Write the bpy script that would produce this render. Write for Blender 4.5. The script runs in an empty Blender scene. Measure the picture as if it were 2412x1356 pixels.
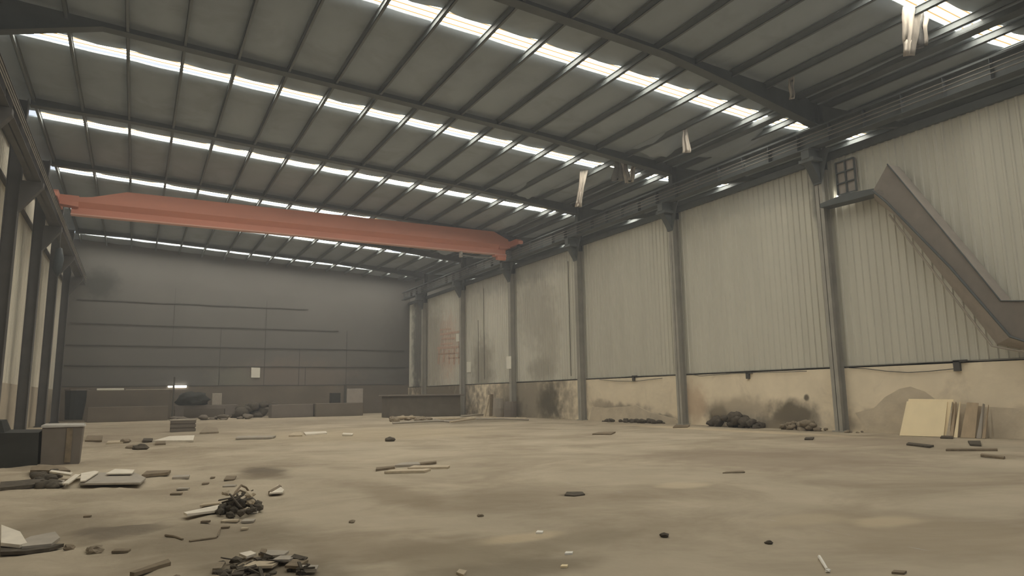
import bpy, bmesh, math, random
from mathutils import Vector, Matrix, noise
R = math.radians
rnd = random.Random(7)

# ------------------------------------------------------------------ scene, camera, world, exposure
S = bpy.context.scene
COL = S.collection
S.view_settings.view_transform = 'Standard'
S.view_settings.look = 'None'
S.view_settings.gamma = 1.0
S.view_settings.exposure = 0.0
S.view_settings.use_curve_mapping = False

YAW, PIT, ROL, F, H = R(28.6413), R(8.8225), R(-0.8432), 1615.97, 1.358
fw = Vector((math.sin(YAW)*math.cos(PIT), math.cos(YAW)*math.cos(PIT), math.sin(PIT)))
_r = Vector((math.cos(YAW), -math.sin(YAW), 0)); _u = _r.cross(fw)
rt = _r*math.cos(ROL) + _u*math.sin(ROL)
up = -_r*math.sin(ROL) + _u*math.cos(ROL)
cam = bpy.data.cameras.new('camera')
cam.sensor_width = 36; cam.lens = F/2412*36; cam.clip_end = 300
co = bpy.data.objects.new('camera', cam); COL.objects.link(co)
M = Matrix.Identity(4)
for i in range(3):
    M[i][0] = rt[i]; M[i][1] = up[i]; M[i][2] = -fw[i]
M[0][3], M[1][3], M[2][3] = 0, 0, H
co.matrix_world = M
S.camera = co

def P(u, v, ax=2, val=0.0):            # point of the place seen at a pixel of the photograph, on the plane ax = val
    d = fw*F + rt*(u-1206) - up*(v-678)
    C = Vector((0, 0, H)); t = (val-C[ax])/d[ax]
    return C + d*t

w = bpy.data.worlds.new('sky'); S.world = w; w.use_nodes = True
bg = w.node_tree.nodes['Background']
bg.inputs[0].default_value = (0.80, 0.88, 1.0, 1)
bg.inputs[1].default_value = 1.1

SKY_GLOW = 21.5; HAZE = 0.004
# the open doorway behind the photographer lets daylight in
XL, XR, YB, YE, XE = -4.95, 20.70, -14.0, 56.6, 32.0
def light_portal(name, loc, rot, sx, sy):
    l = bpy.data.lights.new(name, 'AREA'); l.shape = 'RECTANGLE'; l.size = sx; l.size_y = sy
    l.cycles.is_portal = True
    o = bpy.data.objects.new(name, l); COL.objects.link(o); o.location = loc; o.rotation_euler = rot
light_portal('doorway_portal', (9.5, YB-.1, 3.9), (R(90), 0, 0), 15, 7.8)

# ------------------------------------------------------------------ materials
MATS = {}
def mat(name, col, rough=.8, metal=0, var=.12, scale=3.0, bump=.0, bscale=20, stains=(), dirt=None, stretch=(1,1,1), spec=.3, fine=0.0):
    """procedural surface: base colour broken up by noise, plus stains and painted shade with a place and shape of their own (world space)"""
    m = bpy.data.materials.new(name); m.use_nodes = True; nt = m.node_tree; N = nt.nodes; L = nt.links
    b = N['Principled BSDF']; b.inputs['Roughness'].default_value = rough; b.inputs['Metallic'].default_value = metal
    b.inputs['Specular IOR Level'].default_value = spec
    geo = N.new('ShaderNodeNewGeometry')
    mp = N.new('ShaderNodeMapping'); mp.inputs['Scale'].default_value = stretch
    L.new(geo.outputs['Position'], mp.inputs['Vector'])
    n1 = N.new('ShaderNodeTexNoise'); n1.inputs['Scale'].default_value = scale; n1.inputs['Detail'].default_value = 6; n1.inputs['Roughness'].default_value = .6
    L.new(mp.outputs[0], n1.inputs['Vector'])
    mr = N.new('ShaderNodeMapRange'); mr.inputs[1].default_value = .3; mr.inputs[2].default_value = .7
    mr.inputs[3].default_value = 1-var; mr.inputs[4].default_value = 1+var
    L.new(n1.outputs[0], mr.inputs[0])
    mx = N.new('ShaderNodeVectorMath'); mx.operation = 'SCALE'; mx.inputs[0].default_value = col[:3]
    L.new(mr.outputs[0], mx.inputs['Scale'])
    cur = mx.outputs[0]
    def blend(fac, c, cur):
        k = N.new('ShaderNodeMix'); k.data_type = 'RGBA'
        L.new(fac, k.inputs[0]); L.new(cur, k.inputs[6]); k.inputs[7].default_value = (*c, 1)
        return k.outputs[2]
    if dirt:                                    # (colour, scale, lo, hi, stretch)
        mp2 = N.new('ShaderNodeMapping'); mp2.inputs['Scale'].default_value = dirt[4]
        L.new(geo.outputs['Position'], mp2.inputs['Vector'])
        n2 = N.new('ShaderNodeTexNoise'); n2.inputs['Scale'].default_value = dirt[1]; n2.inputs['Detail'].default_value = 8; n2.inputs['Roughness'].default_value = .65
        n2.inputs['Distortion'].default_value = .6
        L.new(mp2.outputs[0], n2.inputs['Vector'])
        m2 = N.new('ShaderNodeMapRange'); m2.inputs[1].default_value = dirt[2]; m2.inputs[2].default_value = dirt[3]
        m2.inputs[4].default_value = dirt[5] if len(dirt) > 5 else 1
        L.new(n2.outputs[0], m2.inputs[0])
        cur = blend(m2.outputs[0], dirt[0], cur)
    if stains:
        nz = N.new('ShaderNodeTexNoise'); nz.inputs['Scale'].default_value = 2.2; nz.inputs['Detail'].default_value = 5
        L.new(geo.outputs['Position'], nz.inputs['Vector'])
        for (c, r, scol, amt) in stains:
            s1 = N.new('ShaderNodeVectorMath'); s1.operation = 'SUBTRACT'; s1.inputs[1].default_value = c; L.new(geo.outputs['Position'], s1.inputs[0])
            s2 = N.new('ShaderNodeVectorMath'); s2.operation = 'DIVIDE'; s2.inputs[1].default_value = r; L.new(s1.outputs[0], s2.inputs[0])
            s3 = N.new('ShaderNodeVectorMath'); s3.operation = 'LENGTH'; L.new(s2.outputs[0], s3.inputs[0])
            a = N.new('ShaderNodeMath'); a.operation = 'ADD'; L.new(s3.outputs['Value'], a.inputs[0]); 
            nm = N.new('ShaderNodeMath'); nm.operation = 'MULTIPLY_ADD'; nm.inputs[1].default_value = 1.1; nm.inputs[2].default_value = -.55
            L.new(nz.outputs[0], nm.inputs[0]); L.new(nm.outputs[0], a.inputs[1])
            q = N.new('ShaderNodeMapRange'); q.inputs[1].default_value = 1.2; q.inputs[2].default_value = .4
            q.inputs[3].default_value = 0; q.inputs[4].default_value = amt; q.interpolation_type = 'SMOOTHSTEP'
            L.new(a.outputs[0], q.inputs[0])
            cur = blend(q.outputs[0], scol, cur)
    L.new(cur, b.inputs['Base Color'])
    if bump:
        n3 = N.new('ShaderNodeTexNoise'); n3.inputs['Scale'].default_value = bscale; n3.inputs['Detail'].default_value = 6
        L.new(mp.outputs[0], n3.inputs['Vector'])
        bp = N.new('ShaderNodeBump'); bp.inputs['Strength'].default_value = bump; bp.inputs['Distance'].default_value = .03
        L.new(n3.outputs[0], bp.inputs['Height']); L.new(bp.outputs[0], b.inputs['Normal'])
    MATS[name] = m
    return m

DK = (.09, .078, .06)
def fl(u, v, ru, rv, col, amt):                     # a patch of dust, dirt and in places painted shadow on the floor, placed where the photo shows it
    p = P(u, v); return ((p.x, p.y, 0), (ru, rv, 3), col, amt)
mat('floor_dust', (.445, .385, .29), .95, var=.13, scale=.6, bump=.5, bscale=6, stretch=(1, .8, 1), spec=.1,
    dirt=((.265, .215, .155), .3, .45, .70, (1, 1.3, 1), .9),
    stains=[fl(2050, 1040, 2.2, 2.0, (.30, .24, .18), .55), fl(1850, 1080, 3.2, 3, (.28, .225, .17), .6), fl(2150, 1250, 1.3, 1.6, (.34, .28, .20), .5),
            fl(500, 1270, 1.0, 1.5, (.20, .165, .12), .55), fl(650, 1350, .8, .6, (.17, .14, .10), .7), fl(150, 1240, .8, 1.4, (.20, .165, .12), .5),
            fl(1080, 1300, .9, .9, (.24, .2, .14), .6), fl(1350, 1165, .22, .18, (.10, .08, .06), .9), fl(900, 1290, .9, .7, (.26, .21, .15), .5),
            fl(300, 1030, 2.4, 6, (.26, .215, .16), .5), fl(1610, 1143, .45, .4, (.58, .49, .35), .6), fl(1900, 1225, .6, .35, (.54, .46, .33), .4), fl(620, 1110, .45, 1.1, (.15, .125, .095), .8), fl(280, 1250, .5, .5, (.15, .125, .095), .7), fl(1200, 1345, .9, .4, (.22, .185, .135), .7), fl(1350, 1270, 1.1, .35, (.26, .22, .16), .5), fl(1250, 1150, 1.2, .9, (.32, .27, .2), .5),  # the two darkest brown patches are shadow painted into the floor colour
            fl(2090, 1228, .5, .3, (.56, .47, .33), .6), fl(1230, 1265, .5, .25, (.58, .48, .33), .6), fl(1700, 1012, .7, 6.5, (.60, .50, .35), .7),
            fl(940, 1165, .5, 1.6, (.25, .2, .14), .6), fl(620, 1120, .5, .8, (.22, .18, .13), .7), fl(900, 1020, 5, 5, (.50, .42, .29), .5), fl(420, 1005, 6, 9, (.25, .21, .155), .65), fl(760, 992, 4, 5, (.24, .2, .15), .5), fl(1100, 992, 3.5, 3, (.2, .17, .125), .6)])  # the second patch deepens the painted floor shadow left of centre
WX = 20.6
mat('wall_sheet_grey', (.60, .585, .50), .75, var=.06, scale=.5, stretch=(1, 3, .35), spec=.25, bump=.06, bscale=5,
    stains=[((WX, 42.2, 3.2), (1, 1.9, 2.4), (.28, .26, .205), .75), ((WX, 34.5, 2.8), (1, 1.6, .8), (.27, .25, .2), .6),
            ((WX, 35, 6.2), (1, 2.2, 2.5), (.38, .36, .30), .6), ((WX, 33.5, 4.5), (1, 1.4, 3), (.40, .38, .31), .6),
            ((WX, 51.5, 5), (1, 3.4, 4.5), (.36, .33, .27), .75), ((WX, 48, 5), (1, 2.2, 2.8), (.58, .42, .32), .5),
            ((WX, 38, 9), (1, 9, 1.2), (.34, .34, .30), .6), ((WX, 54.5, 6), (1, 1.6, 9), (.12, .115, .10), .9),
            ((WX, 17.5, 8.8), (1, 5, .8), (.42, .42, .37), .5), ((WX, 15.3, 8.3), (1, .35, 1.6), (.12, .12, .11), .7)])
mat('wall_sheet_left', (.66, .62, .52), .8, var=.16, scale=.8, stretch=(1, 2, .3), spec=.2)
mat('wall_sheet_dark', (.16, .152, .137), .85, var=.07, scale=.35, spec=.2, bump=.05, bscale=3,
    stains=[((-2.6, YE, 9.6), (1.3, 2, 1.2), (.07, .068, .06), .85), ((20.5, YE, 6), (2.4, 2, 5), (.12, .11, .10), .7), ((11, YE, 3), (6, 2, 1.6), (.24, .20, .165), .6), ((6.5, YE, 2.9), (2, 2, .9), (.21, .21, .17), .6)])
mat('seam_dark', (.095, .09, .08), .9, var=.1)
mat('plaster_cream', (.86, .755, .575), .9, var=.07, scale=1.2, bump=.25, bscale=5, spec=.15,
    dirt=((.58, .50, .38), .9, .55, .75, (1, 1, 1), .6),
    stains=[((WX, 20.6, .45), (1, .85, .42), (.055, .047, .035), 1), ((WX, 19.6, .7), (1, 2.6, .5), (.42, .355, .26), .7), ((WX, 17.0, .6), (1, 1.3, .5), (.14, .12, .09), .9),
            ((WX, 17.6, .2), (1, 1.6, .4), (.20, .17, .13), .85), ((WX, 27, .45), (1, 2.6, .45), (.20, .17, .125), .85), ((WX, 24.6, .15), (1, 1.7, .32), (.045, .04, .03), .95),
            ((WX, 28.6, .7), (1, 1.2, .4), (.36, .31, .23), .7), ((WX, 10, .25), (1, 5.5, .62), (.34, .285, .21), .9), ((WX, 22.0, .9), (1, .9, .9), (.60, .45, .31), .7),
            ((WX, 36, 1), (1, 6.2, 2.6), (.245, .215, .165), .88), ((WX, 33.6, .9), (1, 1.4, 1.2), (.11, .098, .075), .85), ((WX, 37.8, .5), (1, 1.6, .8), (.12, .105, .08), .8),
            ((WX, 50, 1), (1, 9, 2.8), (.17, .145, .11), .95), ((WX, 16.4, 1.1), (1, .12, .12), (.12, .1, .08), .9)])
mat('plinth_left', (.47, .41, .32), .9, var=.15, scale=1.0, bump=.3, bscale=5, spec=.15)
mat('plinth_dark', (.18, .155, .125), .92, var=.14, scale=.7, bump=.3, bscale=3, spec=.15)
mat('plaster_patch_grey', (.63, .55, .42), .95, var=.12, scale=2, bump=.4, bscale=6, spec=.1)
mat('roof_film', (.35, .395, .425), .85, var=.09, scale=.6, spec=.2, bump=.2, bscale=2.5, stretch=(1, .5, 1),
    dirt=((.25, .27, .275), .5, .5, .7, (1, 1, 1), .6))
mat('steel_dark', (.11, .12, .12), .7, var=.15, scale=1.5, spec=.3)
mat('steel_purlin', (.15, .165, .165), .6, var=.12, scale=1.5, spec=.35)
mat('steel_grey', (.20, .19, .165), .7, var=.15, scale=1.5, spec=.3)
mat('steel_shaft', (.36, .345, .30), .7, var=.15, scale=1.5, spec=.3)
mat('steel_left', (.11, .105, .10), .75, var=.15, scale=1.5, spec=.3)
mat('crane_orange', (.66, .27, .18), .55, var=.07, scale=1.0, spec=.35, stretch=(.4, 1, 2))
mat('crane_orange_pale', (.72, .40, .31), .5, var=.05, scale=1.0, spec=.4)
mat('duct_rust', (.40, .36, .315), .75, var=.12, scale=2.2, spec=.3)
mat('rag_pale', (.60, .54, .46), .9, var=.2, scale=6, spec=.1, stretch=(2, 2, .5))
mat('rag_grey', (.26, .25, .23), .9, var=.2, scale=5, spec=.1)
mat('paper_white', (.80, .78, .68), .8, var=.03)
mat('paint_red', (.50, .33, .24), .9, var=.2, scale=5)
mat('plywood_pale', (.95, .80, .52), .7, var=.05, scale=3, stretch=(1, 1, .4), spec=.2)
mat('plywood_brown', (.46, .36, .24), .8, var=.12, scale=3, stretch=(3, 3, .4), spec=.2)
mat('bin_grey', (.20, .175, .15), .8, var=.1, scale=2, spec=.2)
mat('bin_lid', (.42, .40, .36), .7, var=.12, scale=4)
mat('trough_brown', (.15, .13, .105), .9, var=.15, scale=2, spec=.2)
mat('box_black', (.045, .045, .04), .75, var=.15, scale=3, spec=.25)
mat('board_grey', (.40, .36, .30), .85, var=.12, scale=4)
mat('board_white', (.74, .68, .57), .8, var=.1, scale=5)
mat('wood_old', (.22, .175, .12), .9, var=.25, scale=8, stretch=(1, 1, 1))
mat('wood_pale', (.52, .44, .32), .9, var=.15, scale=8)
mat('rubble_dark', (.10, .085, .065), .95, var=.35, scale=9, bump=.3)
mat('rubble_mid', (.26, .215, .155), .95, var=.25, scale=9, bump=.3)
mat('plastic_white', (.85, .82, .74), .5, var=.03)
mat('blue_black', (.05, .06, .065), .5, var=.1)

def skylight_material(name, glow):
    m = bpy.data.materials.new(name); m.use_nodes = True; nt = m.node_tree; N = nt.nodes; L = nt.links
    N.clear()
    out = N.new('ShaderNodeOutputMaterial'); em = N.new('ShaderNodeEmission')
    geo = N.new('ShaderNodeNewGeometry'); sp = N.new('ShaderNodeSeparateXYZ'); L.new(geo.outputs['Position'], sp.inputs[0])
    wv = N.new('ShaderNodeMath'); wv.operation = 'MULTIPLY'; wv.inputs[1].default_value = 2*math.pi/.26; L.new(sp.outputs[1], wv.inputs[0])
    sn = N.new('ShaderNodeMath'); sn.operation = 'SINE'; L.new(wv.outputs[0], sn.inputs[0])
    mr = N.new('ShaderNodeMapRange'); mr.inputs[1].default_value = .1; mr.inputs[2].default_value = .95; L.new(sn.outputs[0], mr.inputs[0])
    k = N.new('ShaderNodeMix'); k.data_type = 'RGBA'; L.new(mr.outputs[0], k.inputs[0])
    k.inputs[6].default_value = (1.0, .95, .84, 1); k.inputs[7].default_value = (.045, .029, .011, 1)   # clear sheet, and the folded ribs where two sheets lap
    L.new(k.outputs[2], em.inputs[0]); em.inputs[1].default_value = glow
    L.new(em.outputs[0], out.inputs[0]); MATS[name] = m
skylight_material('skylight_sheet', SKY_GLOW)

# ------------------------------------------------------------------ mesh helpers
class MB:
    def __init__(s): s.b = bmesh.new()
    def box(s, x0, x1, y0, y1, z0, z1):
        v = [s.b.verts.new(c) for c in ((x0,y0,z0),(x1,y0,z0),(x1,y1,z0),(x0,y1,z0),(x0,y0,z1),(x1,y0,z1),(x1,y1,z1),(x0,y1,z1))]
        for f in ((0,3,2,1),(4,5,6,7),(0,1,5,4),(1,2,6,5),(2,3,7,6),(3,0,4,7)): s.b.faces.new([v[i] for i in f])
        return s
    def rbox(s, c, size, rot=(0,0,0)):            # box centred on c, turned
        from mathutils import Euler
        m = Euler(rot).to_matrix(); hx, hy, hz = (q/2 for q in size); v = []
        for x, y, z in ((-1,-1,-1),(1,-1,-1),(1,1,-1),(-1,1,-1),(-1,-1,1),(1,-1,1),(1,1,1),(-1,1,1)):
            v.append(s.b.verts.new(m @ Vector((x*hx, y*hy, z*hz)) + Vector(c)))
        for f in ((0,3,2,1),(4,5,6,7),(0,1,5,4),(1,2,6,5),(2,3,7,6),(3,0,4,7)): s.b.faces.new([v[i] for i in f])
        return s
    def loft(s, rings, cap=True):
        rr = [[s.b.verts.new(p) for p in r] for r in rings]
        n = len(rr[0])
        for a, b in zip(rr, rr[1:]):
            for i in range(n): s.b.faces.new((a[i], a[(i+1) % n], b[(i+1) % n], b[i]))
        if cap: s.b.faces.new(rr[0][::-1]); s.b.faces.new(rr[-1])
        return s
    def tube(s, pts, r, n=8):
        rings = []; pts = [Vector(p) for p in pts]
        for i, p in enumerate(pts):
            d = (pts[min(i+1, len(pts)-1)] - pts[max(i-1, 0)]).normalized()
            a = d.cross(Vector((0, 0, 1)) if abs(d.z) < .9 else Vector((1, 0, 0))).normalized(); b = d.cross(a)
            rad = r[i] if isinstance(r, (list, tuple)) else r
            rings.append([p + a*rad*math.cos(t*2*math.pi/n) + b*rad*math.sin(t*2*math.pi/n) for t in range(n)])
        return s.loft(rings)
    def prism(s, poly, off):                      # closed polygon pushed along off
        off = Vector(off); return s.loft([[Vector(p) for p in poly], [Vector(p)+off for p in poly]])
    def chunk(s, c, r, seed, flat=.6, sub=2):
        m = bmesh.ops.create_icosphere(s.b, subdivisions=sub, radius=1)
        for v in m['verts']:
            k = 1 + .5*noise.noise(v.co*1.3 + Vector((seed*3.7, seed, 0))) + .35*noise.noise(v.co*3.1 + Vector((seed, 4, seed*2.3)))
            v.co = Vector((v.co.x*r*k, v.co.y*r*k, v.co.z*r*flat*k)) + Vector(c)
        return s
    def build(s, name, m, parent=None, smooth=False, origin=None):
        b = s.b; bmesh.ops.recalc_face_normals(b, faces=b.faces)
        me = bpy.data.meshes.new(name)
        if origin is None:
            xs = [v.co for v in b.verts]
            origin = Vector(((min(v.x for v in xs)+max(v.x for v in xs))/2, (min(v.y for v in xs)+max(v.y for v in xs))/2, min(v.z for v in xs)))
        origin = Vector(origin)
        for v in b.verts: v.co -= origin
        b.to_mesh(me); b.free()
        me.materials.append(MATS[m])
        if smooth:
            for p in me.polygons: p.use_smooth = True
        o = bpy.data.objects.new(name, me); COL.objects.link(o)
        if parent:
            o.parent = parent; o.location = origin - ABS[parent.name]
            ABS[o.name] = origin
        else:
            o.location = origin; ABS[o.name] = origin
        return o
ABS = {}
def tag(o, label, cat, group=None, kind=None):
    o['label'] = label; o['category'] = cat
    if group: o['group'] = group
    if kind: o['kind'] = kind
    return o
def empty(name, loc, label=None, cat=None, group=None):
    o = bpy.data.objects.new(name, None); COL.objects.link(o); o.location = loc; ABS[o.name] = Vector(loc)
    if label: tag(o, label, cat, group)
    return o
def struct(o, label=None, cat=None):
    o['kind'] = 'structure'
    if label: o['label'] = label; o['category'] = cat
    return o
def beam_H(mb, x, y, z0, z1, dx, dy, t=.02):      # upright H section, flanges face +-x
    mb.box(x-dx/2, x-dx/2+t, y-dy/2, y+dy/2, z0, z1); mb.box(x+dx/2-t, x+dx/2, y-dy/2, y+dy/2, z0, z1)
    mb.box(x-dx/2, x+dx/2, y-t/2, y+t/2, z0, z1); return mb

# ------------------------------------------------------------------ floor
def fz(x, y):
    v = .018*noise.noise(Vector((x*.5, y*.5, 0))) + .010*noise.noise(Vector((x*1.7, y*1.5, 3)))
    left = max(0, min(1, (3.2-x)/2.5))*max(0, min(1, (30-y)/8))
    v += left*(.04*noise.noise(Vector((x*1.4, y*1.1, 7))) + .03*noise.noise(Vector((x*4, y*3.0, 9))))
    edge = max(0, min(1, (x-XL)/1.0, (20.6-x)/1.0, (YE-y)/2))
    return v*edge if XL < x < XR else 0
mb = MB(); b = mb.b
def grid(x0, x1, nx, y0, y1, ny):
    vs = [[b.verts.new((x0+(x1-x0)*i/nx, y0+(y1-y0)*j/ny, fz(x0+(x1-x0)*i/nx, y0+(y1-y0)*j/ny))) for i in range(nx+1)] for j in range(ny+1)]
    for j in range(ny):
        for i in range(nx): b.faces.new((vs[j][i], vs[j][i+1], vs[j+1][i+1], vs[j+1][i]))
grid(XL-.3, 6, 90, YB-4, 3, 60); grid(XL-.3, 6, 90, 3, 25, 200); grid(XL-.3, 6, 90, 25, YE+.3, 100); grid(6, XR+.1, 60, YB-4, 3, 30); grid(6, XR+.1, 60, 3, 25, 100); grid(6, XR+.1, 60, 25, YE+.3, 100); grid(XR+.1, XE+.3, 4, YB-4, YE+.3, 20)
bmesh.ops.remove_doubles(b, verts=b.verts, dist=.001)
struct(mb.build('floor', 'floor_dust', smooth=True, origin=(0, 0, 0)), 'dusty concrete floor with pale patches, dirt and painted shadow patches', 'floor')
def G(u, v): p = P(u, v); return Vector((p.x, p.y, fz(p.x, p.y)))

# ------------------------------------------------------------------ roof
Z0, SL, XV = 12.549, .04996, 20.35
PX0, PP = -2.423, 1.5728
def zr(x): return Z0 - SL*x if x <= XV else (Z0 - SL*XV) + .05*(x-XV)
STR = [17.45+7.444*k for k in range(-2, 6)]        # far edges of the skylight rows
SW = .76
def sag(x):
    t = ((x-PX0)/PP) % 1.0
    return math.sin(math.pi*t)
def roof_section(mb, x0, x1):
    n = int((x1-x0)/(PP/6)); xs = [x0+(x1-x0)*i/n for i in range(n+1)]
    edges = [YB-.3] + sum([[s-SW, s] for s in STR], []) + [YE+.3]
    for k in range(0, len(edges), 2):
        ya, yb = edges[k], edges[k+1]
        if yb <= ya: continue
        m = 8; rows = []
        for j in range(m+1):
            t = j/m; row = []
            for x in xs:
                y = ya+(yb-ya)*t
                s = sag(x)
                e = 0
                if k+2 < len(edges): e = .13*s*(.6+.8*noise.noise(Vector((x*.9, k, 0)))) if j == m else 0
                dz = -.05*s*(1-.6*abs(2*t-1)) + .03*noise.noise(Vector((x*.8, y*.5, 2)))
                row.append(mb.b.verts.new((x, y+e, zr(x)+dz-.012)))
            rows.append(row)
        for j in range(m):
            for i in range(n): mb.b.faces.new((rows[j][i], rows[j][i+1], rows[j+1][i+1], rows[j+1][i]))
mb = MB(); roof_section(mb, XL-.2, XV); roof_section(mb, XV, XE+.2)
ceil = struct(mb.build('ceiling', 'roof_film', smooth=True, origin=(0, 0, 11)), 'sloping roof lined with grey insulation film between purlins', 'ceiling')
sd = ceil.modifiers.new('thick', 'SOLIDIFY'); sd.thickness = .06; sd.offset = 1
# skylight rows: corrugated translucent sheet over each slot
wn = 0
for k, s in enumerate(STR):
    for (xa, xb) in ((XL+.9, XV-.05), (XV+.05, XE-.5)):
        wn += 1
        mb = MB(); prof = []
        ny = 12
        for j in range(ny+1):
            y = s-SW-.12+(SW+.18)*j/ny; prof.append((y, .02*math.cos(y*2*math.pi/.26)))
        A = [mb.b.verts.new((xa, y, zr(xa)+.12+h)) for y, h in prof]; B = [mb.b.verts.new((xb, y, zr(xb)+.12+h)) for y, h in prof]
        for i in range(ny): mb.b.faces.new((A[i], A[i+1], B[i+1], B[i]))
        o = struct(mb.build('window_%d' % wn, 'skylight_sheet'), 'bright translucent skylight strip across the roof', 'skylight')
# lid over the slots so that only the sheet glows
ORD = ['first', 'second', 'third', 'fourth', 'fifth', 'sixth', 'seventh', 'eighth', 'ninth', 'tenth', 'eleventh', 'twelfth', 'thirteenth', 'fourteenth', 'fifteenth', 'sixteenth', 'seventeenth', 'eighteenth', 'nineteenth', 'twentieth', 'twenty-first', 'twenty-second', 'twenty-third']
# purlins: C sections running the length of the hall
k = 0
for i in range(-1, 22):
    x = PX0 + PP*i
    if abs(x-XV) < .3 or x > XE-.3: continue
    z1 = zr(x)-.045; mb = MB()
    for (xa, xb, za, zb) in ((x-.012, x+.012, z1-.22, z1), (x-.05, x+.04, z1-.235, z1-.215), (x-.05, x+.04, z1-.02, z1), (x-.05, x-.035, z1-.235, z1-.20)):
        mb.box(xa, xb, YB, YE, za, zb)
    side = 'in the near hall' if x < XV else 'in the neighbouring bay beyond the valley'
    tag(mb.build('roof_purlin', 'steel_purlin'), 'dark steel roof purlin running lengthwise, %s counted from the left wall' % ORD[k], 'purlin', 'roof purlins'); k += 1

# ------------------------------------------------------------------ frames: columns, rafters
FY = [14.97+7.5*k for k in range(-3, 6)]
BAYN = ['behind the viewer', 'far behind the viewer', 'just out of view on the right', 'nearest in view, at the rusty duct', 'second from the rusty duct', 'third from the rusty duct',
        'fourth from the rusty duct', 'fifth from the rusty duct by the red writing', 'at the far end wall']
for k, y in enumerate(FY):
    # right column
    c = empty('steel_column', (20.42, y, 0), 'slim dark steel column on the right wall, %s' % BAYN[k], 'column', 'right wall columns')
    mat_c = 'steel_shaft'
    beam_H(MB(), 20.42, y, 0, 8.9, .34, .28).build('lower_shaft', mat_c, c)
    beam_H(MB(), 20.52, y, 8.9, 11.32, .26, .26).build('upper_shaft', 'steel_dark', c)
    MB().prism([(20.25, y-.15, 8.35), (20.25, y-.15, 9.53), (19.70, y-.15, 9.53), (19.70, y-.15, 9.2)], (0, .3, 0)).box(19.68, 20.26, y-.2, y+.2, 9.50, 9.54).box(19.72, 20.24, y-.3, y+.3, 9.08, 9.2).build('runway_bracket', 'steel_dark', c)
    MB().prism([(20.25, y-.55, 9.52), (20.25, y+.55, 9.52), (20.25, y+.15, 8.35), (20.25, y-.15, 8.35)], (-.04, 0, 0)).build('gusset', 'steel_dark', c)
    MB().box(20.2, 20.64, y-.22, y+.22, 0, .04).build('base_plate', mat_c, c)
    # left column
    if y > 5:
        c = empty('steel_column', (-4.35, y, 0), 'dark steel column on the left side, %s' % ['', '', '', 'just out of view', 'out of view on the left', 'nearest in view at the left edge', 'second from the left edge', 'third from the left edge', 'at the far left corner'][k], 'column', 'left side columns')
        beam_H(MB(), -4.36, y, 0, 12.5, .42, .40).build('shaft', 'steel_left', c)
        MB().prism([(-4.15, y-.16, 8.2), (-3.45, y-.16, 9.2), (-3.45, y-.16, 9.38), (-4.15, y-.16, 9.38)], (0, .32, 0)).build('runway_bracket', 'steel_left', c)
        MB().box(-4.62, -4.1, y-.26, y+.26, 0, .05).build('base_plate', 'steel_left', c)
    # rafter: tapered I section from the left column to the valley
    x0, xm, x1 = -4.1, 13.6, 20.38
    hr, hl = (.75 if y < 16 else .30), (.9 if y < 23 else .12)
    def bot(x): return zr(x)-.31-(.0 if x < xm else hr*((x-xm)/(x1-xm))**1.1) if x > -1.5 else zr(x)-.31-hl*(-1.5-x)/2.6
    stx = [x0, -1.5, 3, 7, 11, xm, 16, 18, x1]
    r_ = empty('roof_rafter', (8, y, 11), 'dark rafter meeting the right column %s' % BAYN[k], 'rafter', 'roof rafters')
    m1, m2 = MB(), MB()
    for a, bb in zip(stx, stx[1:]):
        m1.prism([(a, y-.01, bot(a)-.01), (bb, y-.01, bot(bb)-.01), (bb, y-.01, zr(bb)-.10), (a, y-.01, zr(a)-.10)], (0, .02, 0))
        m2.prism([(a, y-.17, bot(a)-.02), (bb, y-.17, bot(bb)-.02), (bb, y-.17, bot(bb)), (a, y-.17, bot(a))], (0, .34, 0))
    m1.build('web', 'steel_dark', r_); m2.build('flange', 'steel_dark', r_)
    mb = MB()
    mb.prism([(20.7, y-.1, 10.3), (25, y-.1, zr(25)-.5), (31.8, y-.1, zr(31.8)-.5), (31.8, y-.1, zr(31.8)-.27), (20.7, y-.1, zr(20.7)-.27)], (0, .2, 0))
    tag(mb.build('roof_rafter', 'steel_dark'), 'neighbouring bay rafter beyond right column %s' % BAYN[k], 'rafter', 'neighbouring rafters')

# valley gutter
mb = MB(); mb.box(20.15, 20.18, YB, YE, 11.36, 11.50); mb.box(20.52, 20.55, YB, YE, 11.36, 11.50); mb.box(20.15, 20.55, YB, YE, 11.34, 11.37)
tag(mb.build('valley_gutter', 'steel_dark'), 'long dark valley gutter above the right-hand columns', 'gutter')

# crane runway beams
for (x, zb, zt, side, ml) in ((20.0, 9.56, 10.2, 'right', 'steel_dark'), (-3.72, 9.4, 10.12, 'left', 'steel_left')):
    c = empty('crane_runway_beam', (x, 20, zb), 'long dark crane runway beam carried by the %s columns' % side, 'beam', 'crane runway beams')
    mb = MB(); mb.box(x-.2, x+.2, YB, YE-.3, zb, zb+.025); mb.box(x-.2, x+.2, YB, YE-.3, zt-.025, zt); mb.box(x-.012, x+.012, YB, YE-.3, zb, zt)
    mb.build('girder', ml, c)
    mb = MB()
    for j in range(56):
        y = YB+.6+j*1.25
        if y < YE-.5: mb.box(x-.19, x+.19, y-.006, y+.006, zb+.02, zt-.02)
    mb.build('stiffeners', ml, c)
    MB().box(x-.035, x+.035, YB, YE-.4, zt, zt+.11).build('rail', ml, c)
    s = -1 if x > 0 else 1
    mb = MB()
    for q in range(3): mb.tube([(x+s*.27, YB+1, zb+.15+q*.13), (x+s*.27, YE-1, zb+.15+q*.13)], .016, 6)
    mb.build('conductor_bars', 'steel_grey' if x > 0 else 'bin_lid', c)

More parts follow.
